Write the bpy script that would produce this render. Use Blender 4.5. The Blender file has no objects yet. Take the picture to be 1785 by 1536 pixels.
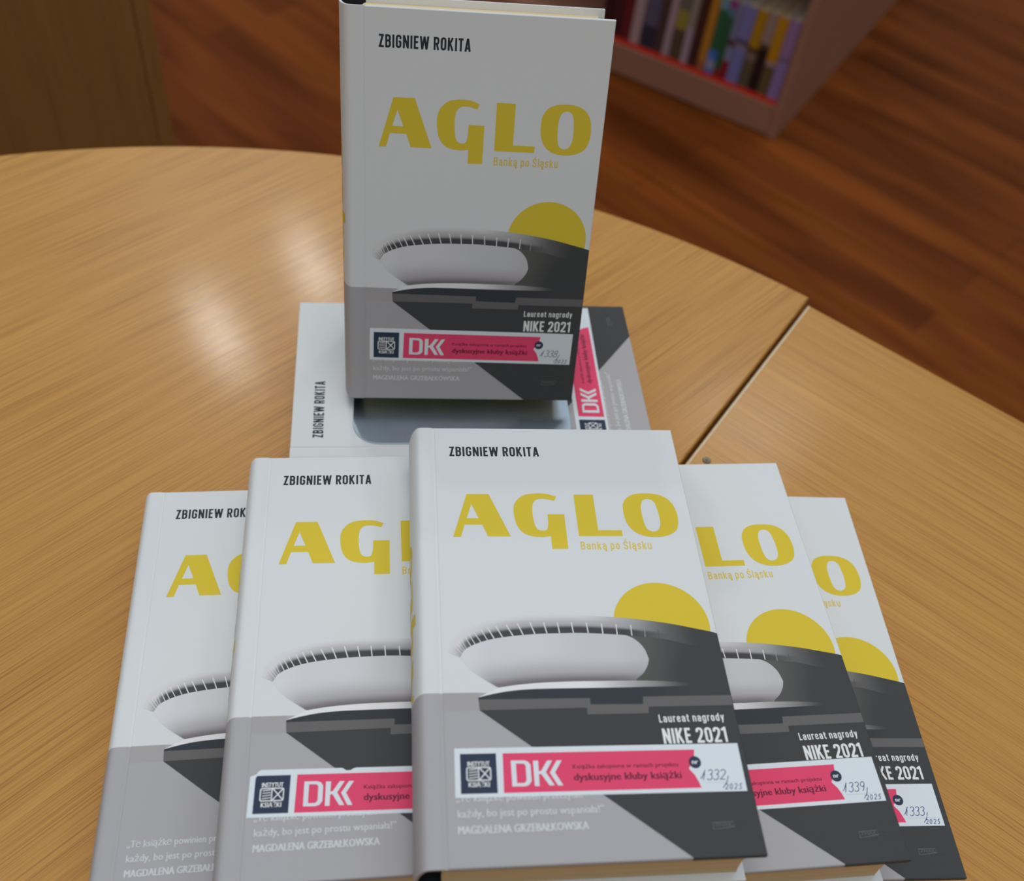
import bpy, bmesh, math, random
from mathutils import Vector, Matrix
from mathutils.geometry import tessellate_polygon

SC = bpy.context.scene
COL = SC.collection
random.seed(7)

# ------------------------------------------------------------------ camera
FPX = 1756.72
cam_d = bpy.data.cameras.new('camera')
cam_d.sensor_fit = 'HORIZONTAL'
cam_d.sensor_width = 36.0
cam_d.lens = 36.0 * FPX / 1785.0
cam_d.clip_start = 0.02
cam_d.clip_end = 60
cam_d.dof.use_dof = True
cam_d.dof.focus_distance = 0.462
cam_d.dof.aperture_fstop = 8.0
cam = bpy.data.objects.new('camera', cam_d)
COL.objects.link(cam)
RIGHT = (0.988585, 0.114448, 0.097987)
UP = (-0.150664, 0.750952, 0.64294)
FWD = (0.0, 0.650364, -0.759623)
cam.matrix_world = Matrix(((RIGHT[0], UP[0], -FWD[0], 0.0),
                           (RIGHT[1], UP[1], -FWD[1], 0.0),
                           (RIGHT[2], UP[2], -FWD[2], 0.45333),
                           (0, 0, 0, 1)))
SC.camera = cam

# ------------------------------------------------------------------ world, lamps, exposure
w = bpy.data.worlds.new('room_light')
SC.world = w
w.use_nodes = True
bg = w.node_tree.nodes['Background']
_n, _l = w.node_tree.nodes, w.node_tree.links
_tc = _n.new('ShaderNodeTexCoord')
_sx = _n.new('ShaderNodeSeparateXYZ')
_rp = _n.new('ShaderNodeValToRGB')                   # pale ceiling above, dimmer walls round about
_rp.color_ramp.elements[0].position = 0.0
_rp.color_ramp.elements[0].color = (0.045, 0.048, 0.05, 1)
_rp.color_ramp.elements[1].position = 0.88
_rp.color_ramp.elements[1].color = (0.86, 0.97, 1.05, 1)
_e = _rp.color_ramp.elements.new(0.45)
_e.color = (0.235, 0.255, 0.272, 1)
_l.new(_tc.outputs['Generated'], _sx.inputs['Vector'])
_l.new(_sx.outputs['Z'], _rp.inputs['Fac'])
_l.new(_rp.outputs['Color'], bg.inputs['Color'])
bg.inputs["Strength"].default_value = 0.79

def lamp(loc, power, size, color=(1, 0.98, 0.95), aim=None):
    l = bpy.data.lights.new('ceiling_lamp', 'AREA')
    l.shape = 'DISK'
    l.size = size
    l.energy = power
    l.color = color
    o = bpy.data.objects.new('ceiling_lamp', l)
    COL.objects.link(o)
    o.location = loc
    if aim is not None:
        d = Vector(aim) - Vector(loc)
        o.rotation_euler = d.to_track_quat('-Z', 'Y').to_euler()
    return o

lamp((-0.79, 2.70, 1.95), 9, 0.13)
lamp((-1.01, 2.32, 1.95), 9, 0.13)
lamp((0.75, 2.25, 1.95), 6, 0.4)
lamp((0.05, 0.15, 1.95), 6, 1.0)

SC.view_settings.view_transform = 'Standard'
SC.view_settings.look = 'None'
SC.view_settings.gamma = 1.0
SC.view_settings.use_curve_mapping = False
SC.view_settings.exposure = 0.0

# ------------------------------------------------------------------ helpers
def lin(c):
    c = c / 255.0
    return c / 12.92 if c <= 0.04045 else ((c + 0.055) / 1.055) ** 2.4

WHITE_PX = (197, 202, 205)
def pc(r, g, b):
    """printed ink: reflectance from a colour seen on an evenly lit cover"""
    return tuple(max(0.004, min(0.92, 0.80 * lin(v) / lin(wv))) for v, wv in zip((r, g, b), WHITE_PX))

def mixc(a, b, t):
    t = max(0.0, min(1.0, t))
    return tuple(x + (y - x) * t for x, y in zip(a, b))

def smooth(e0, e1, x):
    t = max(0.0, min(1.0, (x - e0) / (e1 - e0)))
    return t * t * (3 - 2 * t)

class MB:
    """collects vertices (mm), faces and an ink colour per vertex"""
    def __init__(self):
        self.v, self.f, self.c = [], [], []
    def add(self, vs, fs, col):
        n = len(self.v)
        self.v += [tuple(p) for p in vs]
        self.f += [tuple(i + n for i in f) for f in fs]
        if callable(col):
            self.c += [col(p[0], p[1]) for p in vs]
        else:
            self.c += [col] * len(vs)
    def quad(self, a, b, c, d, col):
        self.add([a, b, c, d], [(0, 1, 2, 3)], col)
    def box(self, x0, x1, y0, y1, z0, z1, col=(0.8, 0.8, 0.8)):
        vs = [(x0, y0, z0), (x1, y0, z0), (x1, y1, z0), (x0, y1, z0), (x0, y0, z1), (x1, y0, z1), (x1, y1, z1), (x0, y1, z1)]
        self.add(vs, [(0, 3, 2, 1), (4, 5, 6, 7), (0, 1, 5, 4), (1, 2, 6, 5), (2, 3, 7, 6), (3, 0, 4, 7)], col)
    def poly(self, outline, z, col, holes=()):
        loops = [outline] + list(holes)
        flat = [p for l in loops for p in l]
        tris = tessellate_polygon([[Vector((p[0], p[1], 0)) for p in l] for l in loops])
        fs = []
        for t in tris:
            a, b, c = (flat[i] for i in t)
            s = (b[0] - a[0]) * (c[1] - a[1]) - (b[1] - a[1]) * (c[0] - a[0])
            if abs(s) < 1e-9:
                continue
            fs.append(tuple(t) if s > 0 else tuple(reversed(t)))
        self.add([(p[0], p[1], z) for p in flat], fs, col)
    def ribbon(self, pts, width, z, col, closed=False):
        n = len(pts)
        P = [Vector(p) for p in pts]
        vs, fs = [], []
        for i in range(n):
            if closed:
                a, b = P[(i - 1) % n], P[(i + 1) % n]
            else:
                a, b = P[max(0, i - 1)], P[min(n - 1, i + 1)]
            d = (b - a)
            d = d.normalized() if d.length > 1e-9 else Vector((1, 0))
            nn = Vector((-d.y, d.x)) * width / 2
            if 0 < i < n - 1 or closed:
                d0 = (P[i] - P[(i - 1) % n]).normalized()
                k = abs(d0.dot(d))
                nn = nn / max(0.6, k)
            vs += [(P[i].x + nn.x, P[i].y + nn.y, z), (P[i].x - nn.x, P[i].y - nn.y, z)]
        m = n if closed else n - 1
        for i in range(m):
            j = (i + 1) % n
            fs.append((2 * i + 1, 2 * j + 1, 2 * j, 2 * i))
        self.add(vs, fs, col)
    def columns(self, x0, x1, n, top, bot, ny, z, col):
        """an inked field between two outlines, tone given by col(x, y)"""
        vs, fs = [], []
        for i in range(n + 1):
            x = x0 + (x1 - x0) * i / n
            t, b = top(x), bot(x)
            for j in range(ny + 1):
                vs.append((x, b + (t - b) * j / ny, z))
        for i in range(n):
            for j in range(ny):
                a = i * (ny + 1) + j
                fs.append((a, a + ny + 1, a + ny + 2, a + 1))
        self.add(vs, fs, col)
    def mesh(self, name, mat, scale=0.001, off=(0, 0, 0), smooth_shade=False):
        me = bpy.data.meshes.new(name)
        me.from_pydata([((x + off[0]) * scale, (y + off[1]) * scale, (z + off[2]) * scale) for x, y, z in self.v], [], self.f)
        at = me.color_attributes.new('Print', 'FLOAT_COLOR', 'POINT')
        buf = []
        for c in self.c:
            buf += [c[0], c[1], c[2], 1.0]
        at.data.foreach_set('color', buf)
        me.materials.append(mat)
        if smooth_shade:
            for p in me.polygons:
                p.use_smooth = True
        me.update()
        return me

def link(name, data, parent=None, loc=None):
    o = bpy.data.objects.new(name, data)
    COL.objects.link(o)
    if parent is not None:
        o.parent = parent
    if loc is not None:
        o.location = loc
    return o

def thing(name, label, cat, matrix=None, group=None):
    o = bpy.data.objects.new(name, None)
    o.empty_display_size = 0.02
    COL.objects.link(o)
    if matrix is not None:
        o.matrix_world = matrix
    o['label'] = label
    o['category'] = cat
    if group:
        o['group'] = group
    return o

def curve(pts):
    """piecewise-smooth y(x) through points"""
    xs = [p[0] for p in pts]
    ys = [p[1] for p in pts]
    n = len(xs)
    m = []
    for i in range(n):
        if i == 0: m.append((ys[1] - ys[0]) / (xs[1] - xs[0]))
        elif i == n - 1: m.append((ys[-1] - ys[-2]) / (xs[-1] - xs[-2]))
        else: m.append((ys[i + 1] - ys[i - 1]) / (xs[i + 1] - xs[i - 1]))
    def f(x):
        if x <= xs[0]: return ys[0]
        if x >= xs[-1]: return ys[-1]
        i = 0
        while xs[i + 1] < x: i += 1
        h = xs[i + 1] - xs[i]
        t = (x - xs[i]) / h
        return ((2*t**3 - 3*t**2 + 1) * ys[i] + (t**3 - 2*t**2 + t) * h * m[i]
                + (-2*t**3 + 3*t**2) * ys[i+1] + (t**3 - t**2) * h * m[i+1])
    return f

def spline(pts, k=5, closed=True):
    """Catmull-Rom through points"""
    out = []
    n = len(pts)
    rng = range(n) if closed else range(n - 1)
    for i in rng:
        if closed:
            p = [pts[(i + j - 1) % n] for j in range(4)]
        else:
            p = [pts[max(0, min(n - 1, i + j - 1))] for j in range(4)]
        for s in range(k):
            t = s / k
            out.append(tuple(0.5 * (2*p[1][a] + (p[2][a]-p[0][a])*t + (2*p[0][a]-5*p[1][a]+4*p[2][a]-p[3][a])*t*t
                                    + (-p[0][a]+3*p[1][a]-3*p[2][a]+p[3][a])*t**3) for a in (0, 1)))
    if not closed:
        out.append(tuple(pts[-1]))
    return out

_tc = {}
def text_geo(body, offset=0.0, res=2, spacing=1.0):
    key = (body, offset, res, spacing)
    if key not in _tc:
        c = bpy.data.curves.new('lettering', 'FONT')
        c.body = body
        c.size = 1.0
        c.resolution_u = res
        c.offset = offset
        c.space_character = spacing
        o = bpy.data.objects.new('lettering', c)
        COL.objects.link(o)
        bpy.context.view_layer.update()
        ev = o.evaluated_get(bpy.context.evaluated_depsgraph_get())
        m = ev.to_mesh()
        vs = [(v.co.x, v.co.y) for v in m.vertices]
        fs = [tuple(p.vertices) for p in m.polygons]
        ev.to_mesh_clear()
        bpy.data.objects.remove(o)
        bpy.data.curves.remove(c)
        _tc[key] = (vs, fs)
    return _tc[key]

CAP = 0.682
def put_text(mb, body, x0, x1, y0, cap, z, col, bold=0.0, offset=0.0, rot=0.0, base=None, spacing=1.0):
    """letter the string from x0 to x1 on baseline y0; bold = sideways widening of the stems in mm"""
    vs, fs = text_geo(body, offset, 2, spacing)
    a = min(v[0] for v in vs); b = max(v[0] for v in vs)
    sx = (x1 - x0 - bold) / (b - a); sy = cap / CAP
    ca, sa = math.cos(rot), math.sin(rot)
    bx, by = (x0, y0)
    shifts = [0.0] if bold <= 0 else [0.0, bold * 0.5, bold]
    for k, sh in enumerate(shifts):
        pts = []
        for v in vs:
            X, Y = (v[0] - a) * sx + sh, v[1] * sy
            pts.append((bx + X * ca - Y * sa, by + X * sa + Y * ca, z + k * 0.004))
        mb.add(pts, fs, col)

# condensed display lettering drawn stroke by stroke, cap height 1
def round_path(pts, r, closed=False, n=5):
    P = [Vector(p) for p in pts]
    m = len(P)
    out = []
    for i in range(m):
        if not closed and i in (0, m - 1):
            out.append(tuple(P[i])); continue
        a, b_, c = P[(i - 1) % m], P[i], P[(i + 1) % m]
        u, v = a - b_, c - b_
        rr = min(r, u.length * 0.499, v.length * 0.499)
        u.normalize(); v.normalize()
        p0, p2 = b_ + u * rr, b_ + v * rr
        for k in range(n + 1):
            t = k / n
            q = p0 * (1 - t) ** 2 + b_ * 2 * t * (1 - t) * 0.82 + (p0 + p2) * 0.5 * 2 * t * (1 - t) * 0.18 + p2 * t ** 2
            out.append((q.x, q.y))
    return out

def condensed(ch, w):
    """advance width and strokes [(points, closed)] of one letter at stroke weight w"""
    h = w / 2
    X = 0.75                                             # height of the small letters
    def box(x0, y0, x1, y1, r): return (round_path([(x0, y0), (x1, y0), (x1, y1), (x0, y1)], r, True), True)
    def seg(*p): return (list(p), False)
    def pth(r, *p): return (round_path(list(p), r), False)
    W = 0.43; l, r_, b, t = h, W - h, h, 1 - h
    R = 0.17
    if ch == 'Z':
        W = 0.38; r_ = W - h
        return W, [seg((0.01, t), (W, t)), seg((0.0, b), (W, b)), seg((W - h * 1.25, 1 - w * 0.6), (h * 1.25, w * 0.6))]
    if ch == 'B':
        return W, [seg((l, 0), (l, 1)), pth(R, (l, t), (r_ - 0.01, t), (r_ - 0.01, 0.53), (l, 0.53)), pth(R, (l, 0.53), (r_, 0.53), (r_, b), (l, b))]
    if ch == 'I': return w, [seg((h, 0), (h, 1))]
    if ch == 'G':
        return W, [pth(R, (r_, 0.68), (r_, t), (l, t), (l, b), (r_, b), (r_, 0.49), (W * 0.52, 0.49)), ]
    if ch == 'N':
        W = 0.46; r_ = W - h
        return W, [seg((l, 0), (l, 1)), seg((r_, 0), (r_, 1)), seg((l + 0.005, 0.97), (r_ - 0.005, 0.03))]
    if ch == 'E':
        W = 0.35
        return W, [seg((l, 0), (l, 1)), seg((0, t), (W, t)), seg((0, b), (W, b)), seg((0, 0.52), (W - 0.03, 0.52))]
    if ch == 'W':
        W = 0.70
        return W, [seg((h * 0.9, 1), (0.19, 0.0)), seg((0.19, 0.0), (W / 2, 0.98)), seg((W / 2, 0.98), (W - 0.19, 0.0)), seg((W - 0.19, 0.0), (W - h * 0.9, 1))]
    if ch == 'R':
        return W, [seg((l, 0), (l, 1)), pth(R, (l, t), (r_, t), (r_, 0.47), (l, 0.47)), seg((W * 0.56, 0.47), (r_ + 0.005, 0.0))]
    if ch in 'O0': return W, [box(l, b, r_, t, R)]
    if ch == 'K':
        W = 0.45
        return W, [seg((l, 0), (l, 1)), seg((W - h, 1), (l + 0.02, 0.40)), seg((l + 0.10, 0.55), (W - h * 0.9, 0.0))]
    if ch == 'T':
        W = 0.38
        return W, [seg((0, t), (W, t)), seg((W / 2, 0), (W / 2, 1))]
    if ch == 'A':
        W = 0.46
        return W, [seg((h * 0.9, 0), (W / 2 - 0.012, 1.0)), seg((W - h * 0.9, 0), (W / 2 + 0.012, 1.0)), seg((0.10, 0.26), (W - 0.10, 0.26))]
    if ch == 'L':
        W = 0.33
        return W, [seg((l, 0), (l, 1)), seg((0, b), (W, b))]
    if ch in 'S\u015a':
        st = [pth(R, (r_, 0.72), (r_, t), (l, t), (l, 0.56), (r_, 0.44), (r_, b), (l, b), (l, 0.28))]
        if ch != 'S': st.append(seg((W * 0.45, 1.08), (W * 0.68, 1.26)))
        return W, st
    if ch == '2':
        return W, [pth(R, (l, 0.70), (l, t), (r_, t), (r_, 0.60), (l, 0.10), (l, 0.02)), seg((0, b), (W, b))]
    if ch == '1':
        return 0.27, [seg((0.27 - h, 0), (0.27 - h, 1)), seg((0.27 - h, 0.93), (0.0, 0.79))]
    W = 0.38; r_ = W - h; q = X - h; R = 0.14
    if ch in 'a\u0105':
        st = [pth(R, (l, X - 0.22), (l, q), (r_, q), (r_, 0.0)), box(l, b, r_, 0.42, 0.12)]
        if ch != 'a': st.append((round_path([(r_, 0.0), (r_ - 0.09, -0.11), (r_ - 0.04, -0.19), (r_ + 0.06, -0.18)], 0.06), False))
        return W, st
    if ch == 'n': return W, [seg((l, 0), (l, X)), pth(R, (l, q), (r_, q), (r_, 0.0))]
    if ch == 'u': return W, [seg((r_, 0), (r_, X)), pth(R, (l, X), (l, b), (r_, b))]
    if ch == 'k': return W, [seg((l, 0), (l, 1)), seg((W - h * 0.9, X), (l + 0.01, 0.28)), seg((l + 0.08, 0.42), (W - h * 0.8, 0.0))]
    if ch == 'p': return W, [seg((l, -0.22), (l, X)), box(l, b, r_, q, R)]
    if ch == 'd': return W, [seg((r_, 0), (r_, 1)), box(l, b, r_, q, R)]
    if ch == 'g': return W, [box(l, b, r_, q, R), pth(R, (r_, X), (r_, -0.20), (l, -0.20), (l, -0.06))]
    if ch == 'o': return W, [box(l, b, r_, q, R)]
    if ch == 'e': return W, [pth(R, (l, 0.39), (r_, 0.39), (r_, q), (l, q), (l, b), (r_, b), (r_, 0.24))]
    if ch == 'l': return w, [seg((h, 0), (h, 1))]
    if ch == 's':
        W = 0.35; r_ = W - h
        return W, [pth(R, (r_, X - 0.20), (r_, q), (l, q), (l, 0.42), (r_, 0.33), (r_, b), (l, b), (l, 0.20))]
    if ch == 'r': return 0.27, [seg((l, 0), (l, X)), pth(0.1, (l, X - 0.2), (l + 0.03, q), (0.27, q))]
    if ch == 't': return 0.27, [pth(0.1, (0.12, 0.94), (0.12, b), (0.27, b)), seg((0.0, q), (0.27, q))]
    if ch == 'y': return W, [seg((h * 0.9, X), (W / 2, 0.04)), seg((W - h * 0.9, X), (W * 0.36, -0.22))]
    return 0.20, []

def put_condensed(mb, s, x0, x1, y0, cap, z, col, w=0.15, gap=0.085):
    lay, x = [], 0.0
    for ch in s:
        a, st = condensed(ch, w)
        lay.append((x, st))
        x += a + (gap if ch != ' ' else 0.04)
    tot = x - gap
    k = (x1 - x0) / tot
    for i, (ox, st) in enumerate(lay):
        for j, (pts, closed) in enumerate(st):
            mb.ribbon([(x0 + (ox + px) * k, y0 + py * cap) for px, py in pts], w * (k + cap) / 2, z + 0.003 * j, col, closed)

# ------------------------------------------------------------------ materials
def new_mat(name):
    m = bpy.data.materials.new(name)
    m.use_nodes = True
    nt = m.node_tree
    b = nt.nodes['Principled BSDF']
    return m, nt, b

def print_mat(name, rough=0.5, spec=0.35, bump=0.0, bscale=900.0):
    m, nt, b = new_mat(name)
    a = nt.nodes.new('ShaderNodeVertexColor')
    a.layer_name = 'Print'
    nt.links.new(a.outputs['Color'], b.inputs['Base Color'])
    b.inputs['Roughness'].default_value = rough
    b.inputs['Specular IOR Level'].default_value = spec
    if bump:
        tc = nt.nodes.new('ShaderNodeTexCoord')
        n = nt.nodes.new('ShaderNodeTexNoise')
        n.inputs['Scale'].default_value = bscale
        n.inputs['Detail'].default_value = 3
        bm = nt.nodes.new('ShaderNodeBump')
        bm.inputs['Strength'].default_value = bump
        bm.inputs['Distance'].default_value = 0.0004
        nt.links.new(tc.outputs['Object'], n.inputs['Vector'])
        nt.links.new(n.outputs['Fac'], bm.inputs['Height'])
        nt.links.new(bm.outputs['Normal'], b.inputs['Normal'])
    return m

def plain_mat(name, col, rough=0.5, metal=0.0, spec=0.5, noise=0.0, nscale=20.0, ncol=None):
    m, nt, b = new_mat(name)
    b.inputs['Roughness'].default_value = rough
    b.inputs['Metallic'].default_value = metal
    b.inputs['Specular IOR Level'].default_value = spec
    tc = nt.nodes.new('ShaderNodeTexCoord')
    n = nt.nodes.new('ShaderNodeTexNoise')
    n.inputs['Scale'].default_value = nscale
    n.inputs['Detail'].default_value = 4
    mx = nt.nodes.new('ShaderNodeMix')
    mx.data_type = 'RGBA'
    mx.inputs['A'].default_value = (*col, 1)
    c2 = ncol if ncol else tuple(v * (1 - noise) for v in col)
    mx.inputs['B'].default_value = (*c2, 1)
    nt.links.new(tc.outputs['Object'], n.inputs['Vector'])
    nt.links.new(n.outputs['Fac'], mx.inputs['Factor'])
    nt.links.new(mx.outputs['Result'], b.inputs['Base Color'])
    return m

def wood_mat(name, light, mid, dark, rough=0.38, spec=0.45, stretch=(2.5, 60, 60), fine=(12, 900, 900), bump=0.25, broad=(1.2, 9, 9), line_amt=0.45, coat=0.0):
    """straight-grained wood veneer, grain along the object's own x axis"""
    m, nt, b = new_mat(name)
    N, L = nt.nodes, nt.links
    tc = N.new('ShaderNodeTexCoord')
    def noise(sc, detail=4, rough_=0.55, dist=0.0):
        mp = N.new('ShaderNodeMapping')
        mp.inputs['Scale'].default_value = sc
        L.new(tc.outputs['Object'], mp.inputs['Vector'])
        n = N.new('ShaderNodeTexNoise')
        n.inputs['Scale'].default_value = 1.0
        n.inputs['Detail'].default_value = detail
        n.inputs['Roughness'].default_value = rough_
        n.inputs['Distortion'].default_value = dist
        L.new(mp.outputs['Vector'], n.inputs['Vector'])
        return n
    nb = noise(broad, 2)
    ns = noise(stretch, 5, 0.6)
    nf = noise(fine, 3, 0.6)
    r1 = N.new('ShaderNodeValToRGB')
    r1.color_ramp.elements[0].position = 0.30
    r1.color_ramp.elements[0].color = (*dark, 1)
    r1.color_ramp.elements[1].position = 0.70
    r1.color_ramp.elements[1].color = (*light, 1)
    e = r1.color_ramp.elements.new(0.52)
    e.color = (*mid, 1)
    ad = N.new('ShaderNodeMath'); ad.operation = 'MULTIPLY_ADD'
    ad.inputs[1].default_value = 0.6
    L.new(ns.outputs['Fac'], ad.inputs[0])
    ml = N.new('ShaderNodeMath'); ml.operation = 'MULTIPLY'
    ml.inputs[1].default_value = 0.4
    L.new(nb.outputs['Fac'], ml.inputs[0])
    L.new(ml.outputs[0], ad.inputs[2])
    L.new(ad.outputs[0], r1.inputs['Fac'])
    r2 = N.new('ShaderNodeValToRGB')
    r2.color_ramp.elements[0].position = 0.36
    r2.color_ramp.elements[0].color = (1 - line_amt, 1 - line_amt * 1.15, 1 - line_amt * 1.3, 1)
    r2.color_ramp.elements[1].position = 0.52
    r2.color_ramp.elements[1].color = (1, 1, 1, 1)
    L.new(nf.outputs['Fac'], r2.inputs['Fac'])
    mx = N.new('ShaderNodeMix'); mx.data_type = 'RGBA'; mx.blend_type = 'MULTIPLY'
    mx.inputs['Factor'].default_value = 1.0
    L.new(r1.outputs['Color'], mx.inputs['A'])
    L.new(r2.outputs['Color'], mx.inputs['B'])
    L.new(mx.outputs['Result'], b.inputs['Base Color'])
    b.inputs['Roughness'].default_value = rough
    b.inputs['Specular IOR Level'].default_value = spec
    b.inputs['Coat Weight'].default_value = coat
    b.inputs['Coat Roughness'].default_value = 0.13
    if bump:
        bm = N.new('ShaderNodeBump')
        bm.inputs['Strength'].default_value = bump
        bm.inputs['Distance'].default_value = 0.0006
        L.new(nf.outputs['Fac'], bm.inputs['Height'])
        L.new(bm.outputs['Normal'], b.inputs['Normal'])
        bc = N.new('ShaderNodeBump')
        bc.inputs['Strength'].default_value = bump * 0.3
        bc.inputs['Distance'].default_value = 0.0006
        L.new(nf.outputs['Fac'], bc.inputs['Height'])
        L.new(bc.outputs['Normal'], b.inputs['Coat Normal'])
    return m

def floor_mat(name):
    m, nt, b = new_mat(name)
    N, L = nt.nodes, nt.links
    tc = N.new('ShaderNodeTexCoord')
    br = N.new('ShaderNodeTexBrick')
    br.inputs['Scale'].default_value = 1.0
    br.inputs['Brick Width'].default_value = 0.95
    br.inputs['Row Height'].default_value = 0.085
    br.inputs['Mortar Size'].default_value = 0.0012
    br.inputs['Mortar Smooth'].default_value = 0.3
    br.inputs['Color1'].default_value = (0.230, 0.058, 0.009, 1)
    br.inputs['Color2'].default_value = (0.150, 0.036, 0.006, 1)
    br.inputs['Mortar'].default_value = (0.10, 0.03, 0.010, 1)
    br.offset = 0.37
    L.new(tc.outputs['Object'], br.inputs['Vector'])
    mp = N.new('ShaderNodeMapping')
    mp.inputs['Scale'].default_value = (1.6, 13, 1)
    L.new(tc.outputs['Object'], mp.inputs['Vector'])
    n = N.new('ShaderNodeTexNoise')
    n.inputs['Scale'].default_value = 1.0
    n.inputs['Detail'].default_value = 6
    n.inputs['Distortion'].default_value = 0.6
    L.new(mp.outputs['Vector'], n.inputs['Vector'])
    r = N.new('ShaderNodeValToRGB')
    r.color_ramp.elements[0].position = 0.30
    r.color_ramp.elements[0].color = (0.50, 0.44, 0.42, 1)
    r.color_ramp.elements[1].position = 0.72
    r.color_ramp.elements[1].color = (1.25, 1.25, 1.22, 1)
    L.new(n.outputs['Fac'], r.inputs['Fac'])
    mx = N.new('ShaderNodeMix'); mx.data_type = 'RGBA'; mx.blend_type = 'MULTIPLY'
    mx.inputs['Factor'].default_value = 1.0
    L.new(br.outputs['Color'], mx.inputs['A'])
    L.new(r.outputs['Color'], mx.inputs['B'])
    L.new(mx.outputs['Result'], b.inputs['Base Color'])
    b.inputs['Roughness'].default_value = 0.55
    b.inputs['Specular IOR Level'].default_value = 0.06
    return m

M_COVER = print_mat('printed_cover', 0.6, 0.16, 0.06, 1500)
M_STICK = print_mat('sticker_paper', 0.5, 0.2)
M_SPINE = print_mat('shelf_book_print', 0.5, 0.3)
M_TABLE = wood_mat('table_veneer', (0.640, 0.320, 0.076), (0.595, 0.286, 0.064), (0.530, 0.243, 0.050), rough=0.36, spec=0.26, coat=0.14, stretch=(0.9, 120, 120), fine=(9, 1500, 1500), bump=0.16, line_amt=0.34)
M_EDGE = wood_mat('table_edge_band', (0.84, 0.69, 0.48), (0.80, 0.64, 0.43), (0.74, 0.57, 0.37), bump=0.05, line_amt=0.2)
M_LEG = plain_mat('grey_steel', (0.35, 0.36, 0.37), 0.35, 0.9, noise=0.1)
M_CAB = wood_mat('cabinet_laminate', (0.42, 0.200, 0.052), (0.385, 0.182, 0.046), (0.355, 0.166, 0.042), rough=0.6, spec=0.15, stretch=(1.5, 40, 40), fine=(6, 300, 300), bump=0.03, line_amt=0.15)
M_CASE = plain_mat('bookcase_board', (0.44, 0.205, 0.130), 0.6, spec=0.2, noise=0.15, nscale=9)
M_FLOOR = floor_mat('brown_floor_boards')
M_PLATE = plain_mat('brushed_metal', (0.50, 0.60, 0.69), 0.30, 1.0, noise=0.22, nscale=60)
M_SCREW = plain_mat('screw_metal', (0.22, 0.18, 0.14), 0.4, 0.8, noise=0.3, nscale=300)

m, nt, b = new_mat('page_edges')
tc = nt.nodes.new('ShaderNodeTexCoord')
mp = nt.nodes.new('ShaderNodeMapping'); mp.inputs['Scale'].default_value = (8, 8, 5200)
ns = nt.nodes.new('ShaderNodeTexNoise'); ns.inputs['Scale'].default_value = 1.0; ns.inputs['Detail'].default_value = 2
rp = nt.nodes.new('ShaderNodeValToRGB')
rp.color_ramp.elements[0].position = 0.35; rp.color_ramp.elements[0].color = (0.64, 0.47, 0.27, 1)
rp.color_ramp.elements[1].position = 0.6; rp.color_ramp.elements[1].color = (0.82, 0.67, 0.42, 1)  # cream paper tinted ochre to imitate warm light bounced off the table
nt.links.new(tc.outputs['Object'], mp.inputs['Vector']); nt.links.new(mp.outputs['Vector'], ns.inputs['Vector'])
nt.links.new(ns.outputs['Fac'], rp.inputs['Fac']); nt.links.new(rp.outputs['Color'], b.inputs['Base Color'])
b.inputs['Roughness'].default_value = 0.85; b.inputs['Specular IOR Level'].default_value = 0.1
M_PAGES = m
M_DIM_PAPER = plain_mat('dimmed_paper', (0.44, 0.33, 0.21), 0.9, spec=0.05, noise=0.35, nscale=160)  # paper tone darkened to imitate the dim light inside the bookcase

# ------------------------------------------------------------------ the setting: floor
FLOOR_Z = -0.72
fl = MB()
fl.quad((-6, -6, 0), (6, -6, 0), (6, 6, 0), (-6, 6, 0), (0.2, 0.07, 0.03))
floor = link('floor', fl.mesh('floor', M_FLOOR, 1.0))
floor.location = (0.0, 1.5, FLOOR_Z)
floor.rotation_euler = (0, 0, math.radians(-38))
floor['kind'] = 'structure'

# ------------------------------------------------------------------ tables
def slab(name, outline, z0, z1, bev, mat, parent, mat_edge=None, band=None):
    bm = bmesh.new()
    top = [bm.verts.new((p[0], p[1], z1)) for p in outline]
    bot = [bm.verts.new((p[0], p[1], z0)) for p in outline]
    n = len(outline)
    bm.faces.new(top)
    bm.faces.new(list(reversed(bot)))
    sides = []
    for i in range(n):
        j = (i + 1) % n
        sides.append(bm.faces.new((top[j], top[i], bot[i], bot[j])))
    if mat_edge:
        for i, f in enumerate(sides): f.material_index = 1 if band is None or i == band else 0
    bm.normal_update()
    es = [e for e in bm.edges if (e.verts[0].co.z > z1 - 1e-6 and e.verts[1].co.z > z1 - 1e-6)]
    bmesh.ops.bevel(bm, geom=es, offset=bev, segments=3, affect='EDGES', profile=0.5, material=-1)
    if mat_edge and band is not None:
        a, b_ = Vector(outline[band]), Vector(outline[(band + 1) % n])
        nn = Vector((-(b_ - a).y, (b_ - a).x)).normalized()
        for f in bm.faces:
            c = f.calc_center_median()
            if abs((Vector((c.x, c.y)) - a).dot(nn)) < bev: f.material_index = 1
    bmesh.ops.recalc_face_normals(bm, faces=bm.faces)
    me = bpy.data.meshes.new(name)
    bm.to_mesh(me); bm.free()
    me.materials.append(mat)
    if mat_edge: me.materials.append(mat_edge)
    return link(name, me, parent)

def rotpt(p, a):
    c, s = math.cos(a), math.sin(a)
    return (p[0] * c - p[1] * s, p[0] * s + p[1] * c)

def leg_mesh(name, r, h, mat):
    bm = bmesh.new()
    bmesh.ops.create_cone(bm, cap_ends=True, segments=20, radius1=r, radius2=r, depth=h, matrix=Matrix.Translation((0, 0, h / 2)))
    bmesh.ops.create_cone(bm, cap_ends=True, segments=20, radius1=r * 1.35, radius2=r * 1.2, depth=0.012, matrix=Matrix.Translation((0, 0, 0.006)))
    me = bpy.data.meshes.new(name)
    bm.to_mesh(me); bm.free()
    for p in me.polygons: p.use_smooth = len(p.vertices) == 4
    me.materials.append(mat)
    return me

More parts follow.
